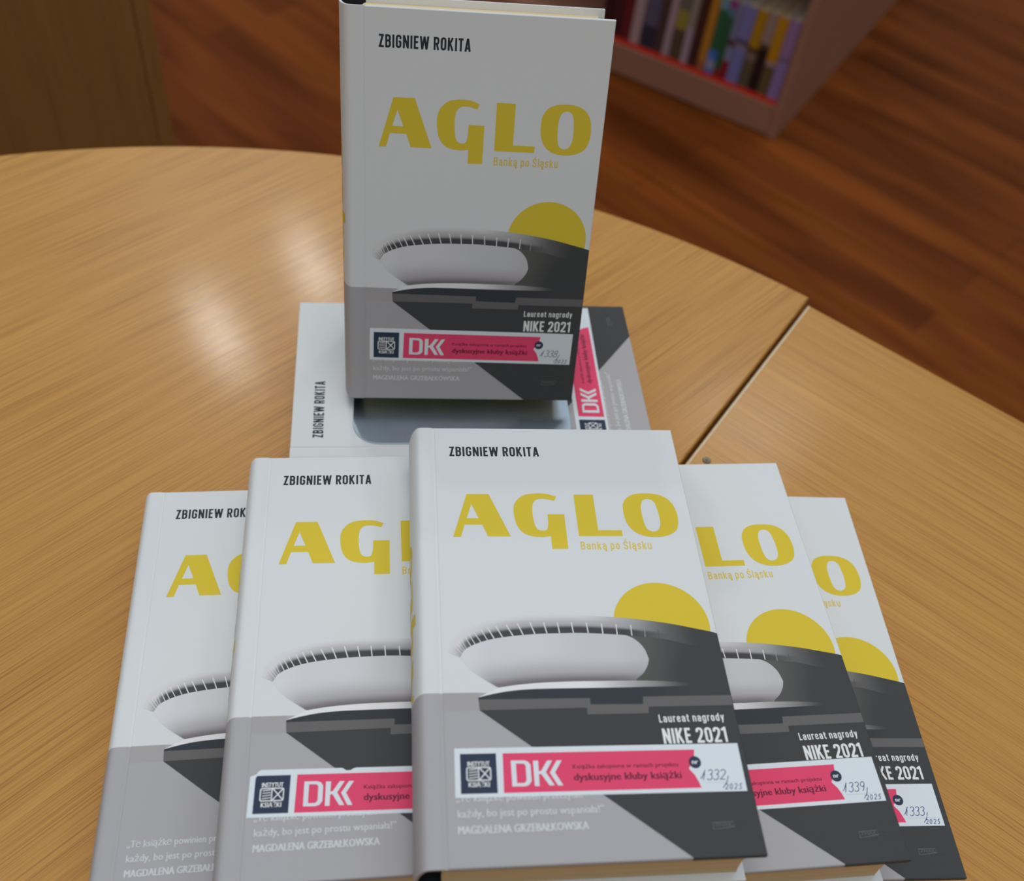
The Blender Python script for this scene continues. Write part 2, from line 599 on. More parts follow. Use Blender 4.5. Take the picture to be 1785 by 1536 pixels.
TT = 0.025
SEAM = Vector((0.4715, 0.8819))
P1 = Vector((0.18892, 0.55621))            # where the round edge meets the seam
CEN = Vector((-0.12084, 0.02197)); RAD = 0.6228
def build_round_table():
    g = math.radians(51.5)
    origin = CEN.copy()
    t = thing('meeting_table', 'light oak round-edged table with the pile of white books on it, left of the seam', 'table',
              Matrix.Translation((origin.x, origin.y, FLOOR_Z)) @ Matrix.Rotation(g, 4, 'Z'), 'light oak tables pushed together')
    a0 = math.atan2(P1.y - CEN.y, P1.x - CEN.x)
    P_end = P1 - SEAM * 1.215
    a1 = math.atan2(P_end.y - CEN.y, P_end.x - CEN.x)
    while a1 < a0: a1 += 2 * math.pi
    out = []
    n = 96
    for i in range(n + 1):
        a = a0 + (a1 - a0) * i / n
        out.append((CEN.x + RAD * math.cos(a), CEN.y + RAD * math.sin(a)))
    loc = [rotpt((p[0] - origin.x, p[1] - origin.y), -g) for p in out]
    slab('tabletop', loc, -FLOOR_Z - TT, -FLOOR_Z, 0.0012, M_TABLE, t, M_TABLE)
    lm = leg_mesh('leg', 0.025, -FLOOR_Z - TT, M_LEG)
    for q in (P1 - SEAM * 0.16 + Vector((-0.10, 0.02)), P1 - SEAM * 1.05 + Vector((-0.07, 0.05)), CEN + Vector((-0.42, 0.20))):
        r = rotpt((q.x - origin.x, q.y - origin.y), -g)
        link('leg', lm, t, (r[0], r[1], 0))
    return t
build_round_table()

P2 = Vector((0.19035, 0.5530))
E2 = Vector((0.848, -0.530))
def build_straight_table():
    g = math.atan2(E2.y, E2.x)
    t = thing('meeting_table', 'light oak straight-edged table with a small dark screw, right of the seam', 'table',
              Matrix.Translation((P2.x, P2.y, FLOOR_Z)) @ Matrix.Rotation(g, 4, 'Z'), 'light oak tables pushed together')
    out = [P2, P2 - SEAM * 0.85, P2 - SEAM * 0.85 + E2 * 1.4, P2 + E2 * 1.4]
    loc = [rotpt((p.x - P2.x, p.y - P2.y), -g) for p in out]
    slab('tabletop', loc, -FLOOR_Z - TT, -FLOOR_Z, 0.0020, M_TABLE, t, M_EDGE, 0)
    lm = leg_mesh('leg', 0.025, -FLOOR_Z - TT, M_LEG)
    for q in (P2 - SEAM * 0.12 + E2 * 0.1, P2 - SEAM * 0.74 + E2 * 0.1, P2 - SEAM * 0.74 + E2 * 1.28, P2 - SEAM * 0.12 + E2 * 1.28):
        r = rotpt((q.x - P2.x, q.y - P2.y), -g)
        link('leg', lm, t, (r[0], r[1], 0))
    # small screw cap near the seam
    bm = bmesh.new()
    bmesh.ops.create_cone(bm, cap_ends=True, segments=20, radius1=0.0027, radius2=0.0022, depth=0.0008, matrix=Matrix.Translation((0, 0, 0.0004)))
    bmesh.ops.create_cone(bm, cap_ends=True, segments=14, radius1=0.0010, radius2=0.0008, depth=0.0006, matrix=Matrix.Translation((0, 0, 0.0010)))
    me = bpy.data.meshes.new('screw'); bm.to_mesh(me); bm.free(); me.materials.append(M_SCREW)
    r = rotpt((0.1167 - P2.x, 0.3957 - P2.y), -g)
    so = link('screw', me, t, (r[0], r[1], -FLOOR_Z - 0.0001))
    so['label'] = 'small dark screw head in the table surface'
    return t
build_straight_table()

# ------------------------------------------------------------------ the wooden cabinet beyond the round table
def add_slab_box(name, x0, x1, y0, y1, z0, z1, mat, parent, bev=0.001):
    bm = bmesh.new()
    bmesh.ops.create_cube(bm, size=1.0)
    for v in bm.verts:
        v.co = Vector(((x0 + x1) / 2 + v.co.x * (x1 - x0), (y0 + y1) / 2 + v.co.y * (y1 - y0), (z0 + z1) / 2 + v.co.z * (z1 - z0)))
    if bev:
        bmesh.ops.bevel(bm, geom=list(bm.edges), offset=bev, segments=2, affect='EDGES', profile=0.5)
    me = bpy.data.meshes.new(name); bm.to_mesh(me); bm.free(); me.materials.append(mat)
    return link(name, me, parent)

def build_cabinet():
    fx, fy = Vector((-0.88, -0.475)), Vector((-0.475, 0.88))
    c = Vector((-0.527, 1.172))
    # local x runs leftwards along the face, local y runs away from the camera
    mtx = Matrix(((fx.x, fy.x, 0, c.x), (fx.y, fy.y, 0, c.y), (0, 0, 1, FLOOR_Z), (0, 0, 0, 1)))
    # keep the frame right-handed: mirror x into the rotation
    ang = math.atan2(-fx.y, -fx.x)
    t = thing('cabinet', 'dark brown wooden cabinet side standing behind the round table at the left', 'cabinet',
              Matrix.Translation((c.x, c.y, FLOOR_Z)) @ Matrix.Rotation(ang, 4, 'Z'))
    W, D, H = 1.1, 0.42, 1.0
    o = add_slab_box('back_panel', -0.10, 0.10, 0, 0, 0, 0, M_CAB, t) if False else None
    def upright(name, x0, x1, y0, y1, z0, z1, bev=0.0015):
        # boards whose grain runs upright: built lying along x, then stood up
        bm = bmesh.new()
        bmesh.ops.create_cube(bm, size=1.0)
        L, A, B = z1 - z0, x1 - x0, y1 - y0
        for v in bm.verts:
            v.co = Vector((v.co.x * L, v.co.y * A, v.co.z * B))
        bmesh.ops.bevel(bm, geom=list(bm.edges), offset=bev, segments=2, affect='EDGES', profile=0.5)
        me = bpy.data.meshes.new(name); bm.to_mesh(me); bm.free(); me.materials.append(M_CAB)
        p = link(name, me, t, ((x0 + x1) / 2, (y0 + y1) / 2, (z0 + z1) / 2))
        # local x->up, local y->x, local z->y
        p.rotation_euler = Matrix(((0, 1, 0), (0, 0, 1), (1, 0, 0))).to_euler()
        return p
    upright('side_panel', -0.02, 0.0, 0.0, D, 0.0, H - 0.022)
    upright('side_panel', -W, -W + 0.02, 0.0, D, 0.0, H - 0.022)
    upright('back_panel', -W + 0.0205, -0.0205, 0.002, 0.02, 0.05, H - 0.022)
    add_slab_box('top_panel', -W, 0.0, 0.0, D, H - 0.0218, H, M_CAB, t)
    add_slab_box('bottom_panel', -W + 0.0205, -0.0205, 0.022, D, 0.05, 0.07, M_CAB, t)
    return t
build_cabinet()

# ------------------------------------------------------------------ the bookcase and its books
CF = Vector((0.4573, 1.9560))
A_FRONT = math.radians(154.0)                       # direction of the front, from the near corner leftwards
def build_bookcase():
    # local -x runs along the front to the left, local y runs into the case
    t = thing('bookcase', 'low reddish brown bookcase with a row of books, on the floor beyond the tables', 'bookcase',
              Matrix.Translation((CF.x, CF.y, FLOOR_Z)) @ Matrix.Rotation(A_FRONT - math.pi, 4, 'Z'))
    W, D, H = 1.15, 1.0, 0.80
    add_slab_box('side_panel', -0.018, 0.0, 0.0, D, 0.0, H, M_CASE, t)
    add_slab_box('side_panel', -W, -W + 0.018, 0.0, D, 0.0, H, M_CASE, t)
    add_slab_box('plinth', -W + 0.0185, -0.0185, 0.0, 0.018, 0.004, 0.0707, M_CASE, t)
    add_slab_box('shelf', -W + 0.0185, -0.0185, 0.0185, 0.30, 0.053, 0.0708, M_CASE, t)
    add_slab_box('shelf', -W + 0.0185, -0.0185, 0.001, 0.30, 0.40, 0.418, M_CASE, t)
    add_slab_box('back_panel', -W + 0.0185, -0.0185, 0.3005, 0.312, 0.02, H - 0.02, M_CASE, t)
    add_slab_box('top_panel', -W + 0.0185, -0.0185, 0.0, D, H - 0.018, H, M_CASE, t)
    return t
build_bookcase()

RED = (0.80, 0.050, 0.026)
def shelf_book(u0, u1, h, bands, label, red=True, depth=0.128, inset=0.0045):
    """u0..u1 along the front from the near corner; bands = [(fraction from the foot, colour), ...] up the spine"""
    wd = u1 - u0 - 0.0006
    cx = -(u0 + u1) / 2
    base = Matrix.Translation((CF.x, CF.y, FLOOR_Z)) @ Matrix.Rotation(A_FRONT - math.pi, 4, 'Z') @ Matrix.Translation((cx, inset, 0.0712))
    t = thing('shelf_book', label, 'book', base, 'books on the bookcase shelf')
    body = bands[0][1]
    # cover: two boards and a gently rounded spine, printed in bands
    sp = MB()
    n = 6
    prof = []
    for i in range(n + 1):
        a = math.pi * i / n
        prof.append((-wd / 2 * math.cos(a), -0.0022 * math.sin(a)))
    cuts = [0.0]
    for f, c in bands: cuts.append(f)
    k = 0
    prev = 0.0
    for f, c in bands:
        z0, z1 = prev * h, f * h
        for i in range(n):
            (xa, ya), (xb, yb) = prof[i], prof[i + 1]
            sp.quad((xa, ya, z0), (xb, yb, z0), (xb, yb, z1), (xa, ya, z1), c)
        for x in (-wd / 2, wd / 2):
            s = 1 if x > 0 else -1
            sp.box(min(x, x - s * 0.0016), max(x, x - s * 0.0016), 0.0, depth, z0, z1, c)
        prev = f
    link('cover', sp.mesh('cover', M_SPINE, 1.0), t)
    pg = MB()
    pg.box(-wd / 2 + 0.0017, wd / 2 - 0.0017, 0.0005, depth - 0.003, 0.002, h - 0.003, (0.7, 0.66, 0.55))
    link('page_block', pg.mesh('page_block', M_DIM_PAPER, 1.0), t)
    if red:
        rl = MB()
        for i in range(n):
            (xa, ya), (xb, yb) = prof[i], prof[i + 1]
            rl.quad((xa, ya - 0.0005, 0.0), (xb, yb - 0.0005, 0.0), (xb, yb - 0.0005, 0.012), (xa, ya - 0.0005, 0.012), RED)
            rl.quad((xa, ya - 0.0005, 0.012), (xb, yb - 0.0005, 0.012), (xb, yb, 0.012), (xa, ya, 0.012), RED)
        o = link('label_strip', rl.mesh('label_strip', M_SPINE, 1.0), t)
        o['label'] = 'red strip at the foot of the spine'
    return t

def s8(r, g, b, k=2.6):
    return tuple(min(0.8, lin(v) * k) for v in (r, g, b))
SHELF = [
    (0.0200, 0.0450, 0.183, [(0.52, s8(98, 80, 118)), (0.56, s8(78, 66, 76)), (1.0, s8(104, 78, 108))], 'purple paperback at the right end of the shelf row, against the side panel', True),
    (0.0450, 0.0686, 0.180, [(0.42, s8(70, 56, 34)), (0.47, s8(112, 88, 92)), (1.0, s8(132, 90, 12))], 'olive book with a golden yellow upper spine, beside the purple one', True),
    (0.0686, 0.0902, 0.181, [(0.58, s8(28, 16, 16)), (0.64, s8(60, 40, 40)), (1.0, s8(108, 88, 80))], 'black book with a beige upper spine, between two golden yellow ones', True),
    (0.0902, 0.1140, 0.179, [(0.40, s8(64, 56, 40)), (0.50, s8(90, 70, 62)), (0.56, s8(62, 38, 20)), (1.0, s8(122, 88, 12))], 'dark olive book with a yellow upper spine, next to the lilac one', True),
    (0.1145, 0.1421, 0.178, [(0.48, s8(82, 82, 122)), (0.55, s8(92, 84, 100)), (0.60, s8(52, 44, 58)), (1.0, s8(86, 82, 120))], 'lilac blue book in the middle of the right half of the row', True),
    (0.1421, 0.1572, 0.177, [(0.30, s8(98, 18, 28)), (0.48, s8(88, 92, 108)), (0.56, s8(60, 34, 40)), (1.0, s8(84, 84, 104))], 'pale blue book with a crimson foot, left of the lilac one', True),
    (0.1572, 0.1726, 0.178, [(0.16, s8(96, 26, 28)), (0.80, s8(32, 62, 40)), (0.90, s8(60, 84, 98)), (1.0, s8(102, 40, 88))], 'green book with a pink and pale blue top, third left of the yellow ones', True),
    (0.1726, 0.1926, 0.177, [(0.12, s8(44, 74, 128)), (0.24, s8(100, 102, 124)), (0.36, s8(46, 80, 138)), (0.86, s8(32, 66, 44)), (1.0, s8(74, 100, 108))], 'green and bright blue striped book right of the orange one', True),
    (0.1926, 0.2119, 0.179, [(0.18, s8(112, 64, 44)), (1.0, s8(128, 84, 26))], 'orange book in the middle of the shelf row', True),
    (0.2119, 0.2343, 0.178, [(1.0, s8(48, 24, 20))], 'dark brown book left of the orange one', True),
    (0.2343, 0.2520, 0.176, [(0.52, s8(116, 98, 108)), (1.0, s8(100, 90, 82))], 'greyish white book left of the dark brown one', True),
    (0.2520, 0.2795, 0.178, [(0.45, s8(58, 46, 34)), (0.68, s8(104, 92, 36)), (1.0, s8(72, 68, 60))], 'dark olive book with a yellow patch on the spine', True),
    (0.2795, 0.2967, 0.180, [(1.0, s8(118, 98, 104))], 'white book left of the olive one with the yellow patch', True),
    (0.2967, 0.3170, 0.177, [(1.0, s8(52, 36, 34))], 'blackish brown book between the white one and the dark blue one', True),
    (0.3170, 0.3520, 0.179, [(0.35, s8(34, 30, 42)), (1.0, s8(62, 56, 72))], 'thick dark blue book in the left part of the row', True),
    (0.3525, 0.3765, 0.178, [(1.0, s8(120, 100, 100))], 'pinkish white book at the left, beside the crimson one', True),
    (0.3765, 0.3990, 0.180, [(1.0, s8(74, 18, 22))], 'crimson book second from the left of the visible row', True),
    (0.3990, 0.4230, 0.181, [(1.0, s8(50, 18, 22))], 'dark maroon book half hidden behind the upright white book', True),
    (0.4230, 0.4480, 0.182, [(1.0, s8(38, 16, 20))], 'blackish maroon book leftmost in the row, behind the upright white book', True),
]
for u0, u1, h, bands, lab, red in SHELF:
    shelf_book(u0, u1, h, bands, lab, red)

# ------------------------------------------------------------------ the white hardcovers
T, BW, BH = 31.2, 120.5, 200.0
OFF = (-BW / 2, -BH / 2, 0)
C_WHITE = (0.80, 0.80, 0.80)
C_GREY = pc(156, 156, 160)
C_GREY2 = pc(152, 151, 154)
C_DARK = pc(61, 63, 65)
C_BLUE = pc(52, 57, 63)
C_BEAM = pc(95, 94, 95)
C_YEL = pc(197, 177, 54)
C_SUB = pc(200, 181, 92)
C_INK = pc(42, 47, 55)
C_LITE = pc(214, 214, 216)
C_QUO = pc(190, 195, 198)
C_NAVY = pc(42, 53, 74)
C_PINK = pc(207, 66, 103)
C_PAPER = (0.82, 0.86, 0.90)
C_MAR = pc(82, 28, 48)
C_PEN = pc(50, 66, 118)

GLYPH_A = ([(13.05, 138.03), (19.81, 161.12), (29.69, 161.07), (38.1, 138.1), (28.17, 138.2), (25.92, 144.43), (18.25, 144.49), (16.45, 138.0)],
           [[(21.67, 155.47), (19.32, 147.87), (24.61, 147.83)]])
_g1 = spline([(60.2, 159.61), (59.4, 158.3), (59.08, 157.3)], 2, False)
_g2 = spline([(59.08, 157.3), (55.25, 158.32), (51.67, 158.21), (49.56, 156.39), (48.7, 152.51), (48.79, 147.39), (49.48, 143.17), (50.89, 141.37), (52.94, 141.05), (54.39, 141.67), (55.21, 144.8)], 4, False)
_g3 = [(55.34, 149.89), (62.87, 149.84), (62.73, 131.49), (55.67, 131.46), (55.74, 138.21)]
_g4 = spline([(55.74, 138.21), (51.97, 137.7), (47.49, 138.21), (43.83, 139.9), (41.34, 143.66), (40.35, 149.15), (40.55, 154.28), (42.41, 157.95), (45.81, 160.56), (50.88, 161.42), (55.87, 161.17), (60.2, 159.61)], 4, False)
GLYPH_G = (_g2 + _g3 + _g4[1:], [])
GLYPH_L = ([(68.21, 160.79), (77.16, 160.75), (77.12, 141.14), (87.77, 141.04), (87.71, 138.0), (68.21, 138.05)], [])
GLYPH_O = (spline([(89.92, 151.99), (90.55, 155.92), (92.65, 159.08), (96.56, 161.07), (101.58, 161.52), (106.47, 161.02), (110.17, 159.4), (112.92, 156.19), (114.19, 152.22), (114.43, 147.14), (113.43, 142.52), (111.34, 139.87), (107.48, 138.01), (102.88, 137.38), (98.47, 137.8), (94.86, 139.27), (92.07, 141.95), (90.28, 146.17)], 4),
           [spline([(98.41, 154.29), (99.59, 157.25), (101.57, 158.32), (103.64, 157.91), (105.02, 156.23), (105.64, 153.06), (106.0, 148.37), (105.71, 144.12), (104.52, 141.46), (102.4, 140.33), (100.54, 140.73), (99.18, 142.27), (98.44, 145.72), (98.19, 150.37)], 4)])
GLYPHS = [GLYPH_A, GLYPH_G, GLYPH_L, GLYPH_O]

rim_out = curve([(9.3, 82.6), (9.7, 86.2), (10.9, 88.7), (12.8, 91.0), (16.1, 93.4), (25.7, 96.6), (37.7, 98.3), (50.6, 98.8), (61.8, 98.6), (77.7, 97.5), (86.4, 96.5), (94.8, 95.2), (103.1, 93.6), (111.3, 91.6), (117.8, 90.0), (120.3, 89.2)])
rim_in = curve([(13.9, 80.4), (15.05, 82.96), (17.47, 84.93), (21.92, 86.88), (27.74, 88.43), (36.3, 89.56), (44.9, 90.21), (54.5, 90.4), (63, 90.4), (72, 89.84), (78.2, 89.34), (84.4, 88.74), (89.8, 87.9), (95.2, 87.1), (99.3, 86.5), (120.3, 80)])
def rim_low(x):
    if x < 13.9: return 82.6 + (x - 9.3) / (13.9 - 9.3) * (80.4 - 82.6)
    return rim_in(x)
band_top = curve([(27.94, 67.1), (36.4, 68.17), (46.3, 68.8), (57.9, 69.0), (70, 68.9), (83.5, 68.74), (94.5, 68.2), (105, 67.2), (120, 66.4)])
band_bot = curve([(20.0, 63.2), (24.67, 64.29), (31.3, 65.45), (39.5, 66.1), (49.4, 66.2), (62, 66.1), (73.7, 66.0), (98, 66.0), (120, 66.0)])
bowl_left = curve([(13.95, 80.42), (17.06, 75.63), (22.11, 71.21), (27.94, 67.1)])
bright_up = curve([(81.7, 89.1), (85.04, 87.25), (87.9, 83.98), (89.3, 80.6), (89.68, 78.06)])
bright_dn = curve([(83.4, 69.5), (86.43, 71.94), (88.56, 74.97), (89.4, 76.8), (89.68, 78.06)])

def build_cover_mesh():
    mb = MB()
    zt = T
    x0, x1 = 6.6, BW
    ch = 0.35
    th = 2.4
    # board: underside, rim in the colours that wrap round the edge, chamfer
    mb.quad((x0, 0, T - th), (x0, BH, T - th), (x1, BH, T - th), (x1, 0, T - th), C_WHITE)
    mb.quad((x0, 0, T - th), (x0, 0, T), (x0, BH, T), (x0, BH, T - th), C_WHITE)
    def edge(ax, ay, bx, by, nx, ny, col):
        mb.quad((ax, ay, T - th), (bx, by, T - th), (bx, by, T - ch), (ax, ay, T - ch), col)
        a2 = (min(x1 - ch, max(x0, ax - nx * ch)), min(BH - ch, max(ch, ay - ny * ch)))
        b2 = (min(x1 - ch, max(x0, bx - nx * ch)), min(BH - ch, max(ch, by - ny * ch)))
        mb.quad((ax, ay, T - ch), (bx, by, T - ch), (b2[0], b2[1], T), (a2[0], a2[1], T), col)
    edge(x1, 0, x1, 89.1, 1, 0, C_DARK)
    edge(x1, 89.1, x1, BH, 1, 0, C_WHITE)
    edge(x0, 0, 93.0, 0, 0, -1, C_GREY)
    edge(93.0, 0, x1, 0, 0, -1, C_DARK)
    edge(x1, BH, x0, BH, 0, 1, C_WHITE)
    # printed face
    X1, Y0, Y1 = x1 - ch, ch, BH - ch
    mb.poly([(x0, Y0), (X1, Y0), (X1, Y1), (x0, Y1)], zt, C_WHITE)
    L = lambda k: zt + 0.014 * k
    mb.poly([(x0, Y0), (100, Y0), (100, 60), (20.17, 65.22), (x0, 65.38)], L(1), C_GREY)
    mb.poly([(x0, 58.2), (20.4, 57.9), (20.17, 65.22), (x0, 65.38)], L(2), C_GREY2)
    # sun
    cx, cy, r = 97.8, 93.6, 20.25
    mb.poly([(cx + r * math.cos(2 * math.pi * i / 96), cy + r * math.sin(2 * math.pi * i / 96)) for i in range(96)], L(1), C_YEL)
    # dark mass
    right = [(x, rim_out(x) - 0.05) for x in (X1, 116, 110, 104, 98, 92, 88)]
    mb.poly([(93.0, Y0), (X1, Y0)] + right + [(85, 80), (80, 69), (62, 66.1), (49.4, 66.2), (39.5, 66.1), (31.3, 65.45), (24.67, 64.29), (20.0, 63.2), (20.29, 57.9), (38.85, 43.06), (64.58, 23.16)], L(2), C_DARK)
    # dark part of the bowl, tone turning
    def c_side(x, y):
        k = smooth(86, 108, x) + 0.25 * smooth(84, 70, y)
        return mixc(pc(84, 85, 84), C_DARK, k)
    mb.columns(80, X1, 40, lambda x: rim_in(x) + 0.2, lambda x: band_top(x) - 0.1, 8, L(3), c_side)
    # bright bowl
    base = pc(186, 188, 192)
    def c_bowl(x, y):
        top = rim_low(x); bt = band_top(x) if x > 27.94 else bowl_left(x)
        h = (y - (bt if x > 27.94 else 67.1)) / 14.0
        c = mixc(pc(104, 99, 103), pc(160, 159, 163), smooth(0.0, 0.34, h))
        c = mixc(c, pc(181, 184, 188), smooth(0.25, 0.75, h))
        c = mixc(c, pc(198, 200, 206), 0.55 * smooth(0.5, 1.0, h) * smooth(70, 40, x))
        edge_ = (y - (bowl_left(x) if x < 27.94 else -99))
        if x < 30: c = mixc(c, pc(198, 201, 206), smooth(28, 14, x) * 0.8)
        return mixc(c, pc(160, 158, 162), 0.35 * smooth(74, 90, x))
    def b_top(x):
        return min(rim_in(x), bright_up(x)) if x > 81.7 else rim_in(x)
    def b_bot(x):
        if x < 27.94: return bowl_left(x)
        if x > 83.4: return bright_dn(x)
        return band_top(x)
    mb.columns(13.95, 89.66, 90, b_top, b_bot, 16, L(4), c_bowl)
    # rim
    def c_rim(x, y):
        lo, hi = rim_low(x), rim_out(x)
        s = (y - lo) / max(0.3, hi - lo)
        light = mixc(pc(196, 198, 202), pc(166, 167, 170), smooth(10, 40, x) * smooth(1.0, 0.55, s))
        light = mixc(light, pc(150, 150, 153), smooth(62, 84, x) * 0.8)
        c = mixc(pc(150, 150, 153), light, smooth(0.38, 0.62, s))
        c = mixc(pc(66, 67, 70), c, smooth(0.28, 0.46, s))
        c = mixc(pc(196, 197, 201), c, smooth(9.5, 19.0, x))
        c = mixc(C_WHITE, c, 1 - 0.75 * smooth(0.72, 1.0, s) * smooth(45, 15, x))
        c = mixc(c, mixc(pc(92, 92, 93), C_DARK, smooth(96, 112, x)), smooth(80, 101, x))
        return c
    mb.columns(9.3, X1, 150, rim_out, rim_low, 14, L(5), c_rim)
    # mullions across the glazing
    tt = [(11.2, 86.2), (12.18, 86.9), (13.3, 87.6), (14.5, 88.4), (16.0, 89.6), (17.6, 90.7), (19.6, 91.6), (22.6, 92.6), (25.3, 93.5), (28.74, 94.0), (33.0, 94.6), (37.6, 95.2), (42.8, 95.6), (48.4, 95.5), (54.1, 95.4), (59.9, 95.3), (66.07, 94.95), (72.35, 94.5), (78.43, 94.13), (84.5, 93.6), (90.1, 92.6), (95.6, 91.2)]
    bt = [(14.5, 81.9), (15.05, 82.96), (15.6, 83.6), (16.3, 84.2), (18.15, 85.3), (19.87, 86.18), (22.26, 87.0), (25.0, 87.8), (27.73, 88.4), (31.16, 89.0), (35.45, 89.5), (39.58, 89.9), (44.38, 90.2), (49.37, 90.4), (54.54, 90.45), (60.23, 90.45), (66.38, 90.35), (72.38, 89.8), (78.21, 89.35), (84.32, 88.75), (89.76, 87.9), (95.41, 87.2)]
    for i, (a, b_) in enumerate(zip(tt, bt)):
        f = smooth(82, 95, a[0])
        col = mixc(pc(205, 206, 210), pc(82, 82, 83), f)
        wd = 0.22 if i < 4 else (0.34 if i < 8 else 0.46)
        mb.ribbon([a, b_], wd * (1 - 0.4 * f), L(6), col)
    # pale ledge under the bowl
    def c_band(x, y):
        c = mixc(pc(208, 210, 214), pc(150, 150, 152), smooth(60, 86, x))
        return mixc(c, C_DARK, smooth(80, 106, x))
    mb.columns(20.0, X1, 70, lambda x: band_top(x) if x > 27.94 else band_bot(x) + max(0.0, (x - 20) * 0.25), band_bot, 2, L(6), c_band)
    # deep shadowless slab and beams
    mb.columns(20.1, X1, 60, lambda x: band_bot(x) + 0.02, lambda x: 61.8 if x > 24 else 62.3, 1, L(5), lambda x, y: mixc(C_BLUE, C_DARK, smooth(80, 110, x)))
    mb.poly([(61.5, 58), (86, 58), (86, 62), (61.5, 62)], L(4), C_BLUE)
    mb.poly([(20.2, 62.34), (63.5, 61.81), (63.4, 59.2), (84.17, 58.78), (84.65, 61.84), (X1, 61.66), (X1, 57.4), (86.2, 57.58), (85.76, 54.88), (61.73, 55.1), (61.86, 57.85), (20.29, 57.9)], L(6), C_BEAM)
    # lettering
    put_condensed(mb, 'ZBIGNIEW ROKITA', 12.95, 54.6, 182.87, 5.65, L(3), C_INK, 0.155, 0.10)
    for o, h in GLYPHS:
        mb.poly(o, L(3), C_YEL, h)
    put_condensed(mb, 'Bank\u0105 po \u015al\u0105sku', 68.3, 99.9, 131.05, 4.1, L(3), C_SUB, 0.13, 0.12)
    put_condensed(mb, 'Laureat nagrody', 89.4, 115.4, 51.0, 3.2, L(8), C_LITE, 0.135, 0.13)
    put_condensed(mb, 'NIKE 2021', 89.75, 115.0, 42.4, 6.1, L(8), C_LITE, 0.15, 0.08)
    put_text(mb, '\u201eT\u0119 ksi\u0105\u017ck\u0119 powinien przeczyta\u0107', 9.9, 56.3, 23.1, 2.7, L(8), C_QUO, bold=0.12)
    put_text(mb, 'ka\u017cdy, bo jest po prostu wspania\u0142a!\u201d', 10.3, 63.4, 17.5, 2.7, L(8), C_QUO, bold=0.12)
    put_text(mb, 'MAGDALENA GRZEBA\u0141KOWSKA', 10.2, 57.1, 11.7, 2.75, L(8), C_QUO, bold=0.28)
    # publisher's mark
    lg = pc(88, 90, 92)
    mb.ribbon([(102.5, 9.85), (102.5, 12.15), (110.4, 12.3), (110.3, 10.55), (103.6, 9.85)], 0.3, L(8), lg, True)
    put_text(mb, 'ZNAK', 103.1, 109.9, 10.75, 1.15, L(8), lg, bold=0.12)
    put_text(mb, 'LITERA', 111.1, 115.6, 11.4, 0.8, L(8), pc(74, 76, 78))
    put_text(mb, 'NOVA', 111.1, 114.3, 9.9, 0.8, L(8), pc(74, 76, 78))
    return mb.mesh('front_cover', M_COVER, 0.001, OFF)

def build_back_mesh():
    mb = MB()
    x0, x1, th, ch = 6.6, BW, 2.4, 0.3
    mb.quad((x0, 0, th), (x1, 0, th), (x1, BH, th), (x0, BH, th), C_WHITE)
    mb.quad((x0, BH, 0), (x1, BH, 0), (x1, 0, 0), (x0, 0, 0), C_WHITE)
    for a, b_ in (((x0, 0), (x1, 0)), ((x1, 0), (x1, BH)), ((x1, BH), (x0, BH)), ((x0, BH), (x0, 0))):
        mb.quad((*a, 0), (*b_, 0), (*b_, th), (*a, th), C_WHITE)
    return mb.mesh('back_cover', M_COVER, 0.001, OFF)

def spine_profile():
    p = [(6.62, T - 0.12), (6.2, T - 0.42), (5.6, T - 0.42), (5.0, T - 0.12), (4.2, T), (2.2, T), (0.6, T)]
    n = 22
    for i in range(1, n):
        a = math.pi / 2 - math.pi * i / n
        p.append((0.4 - 5.6 * max(0.0, math.cos(a)) ** 0.85, T / 2 + T / 2 * math.sin(a)))
    p += [(0.6, 0), (2.2, 0), (4.2, 0), (5.0, 0.12), (5.6, 0.42), (6.2, 0.42), (6.62, 0.12)]
    return p

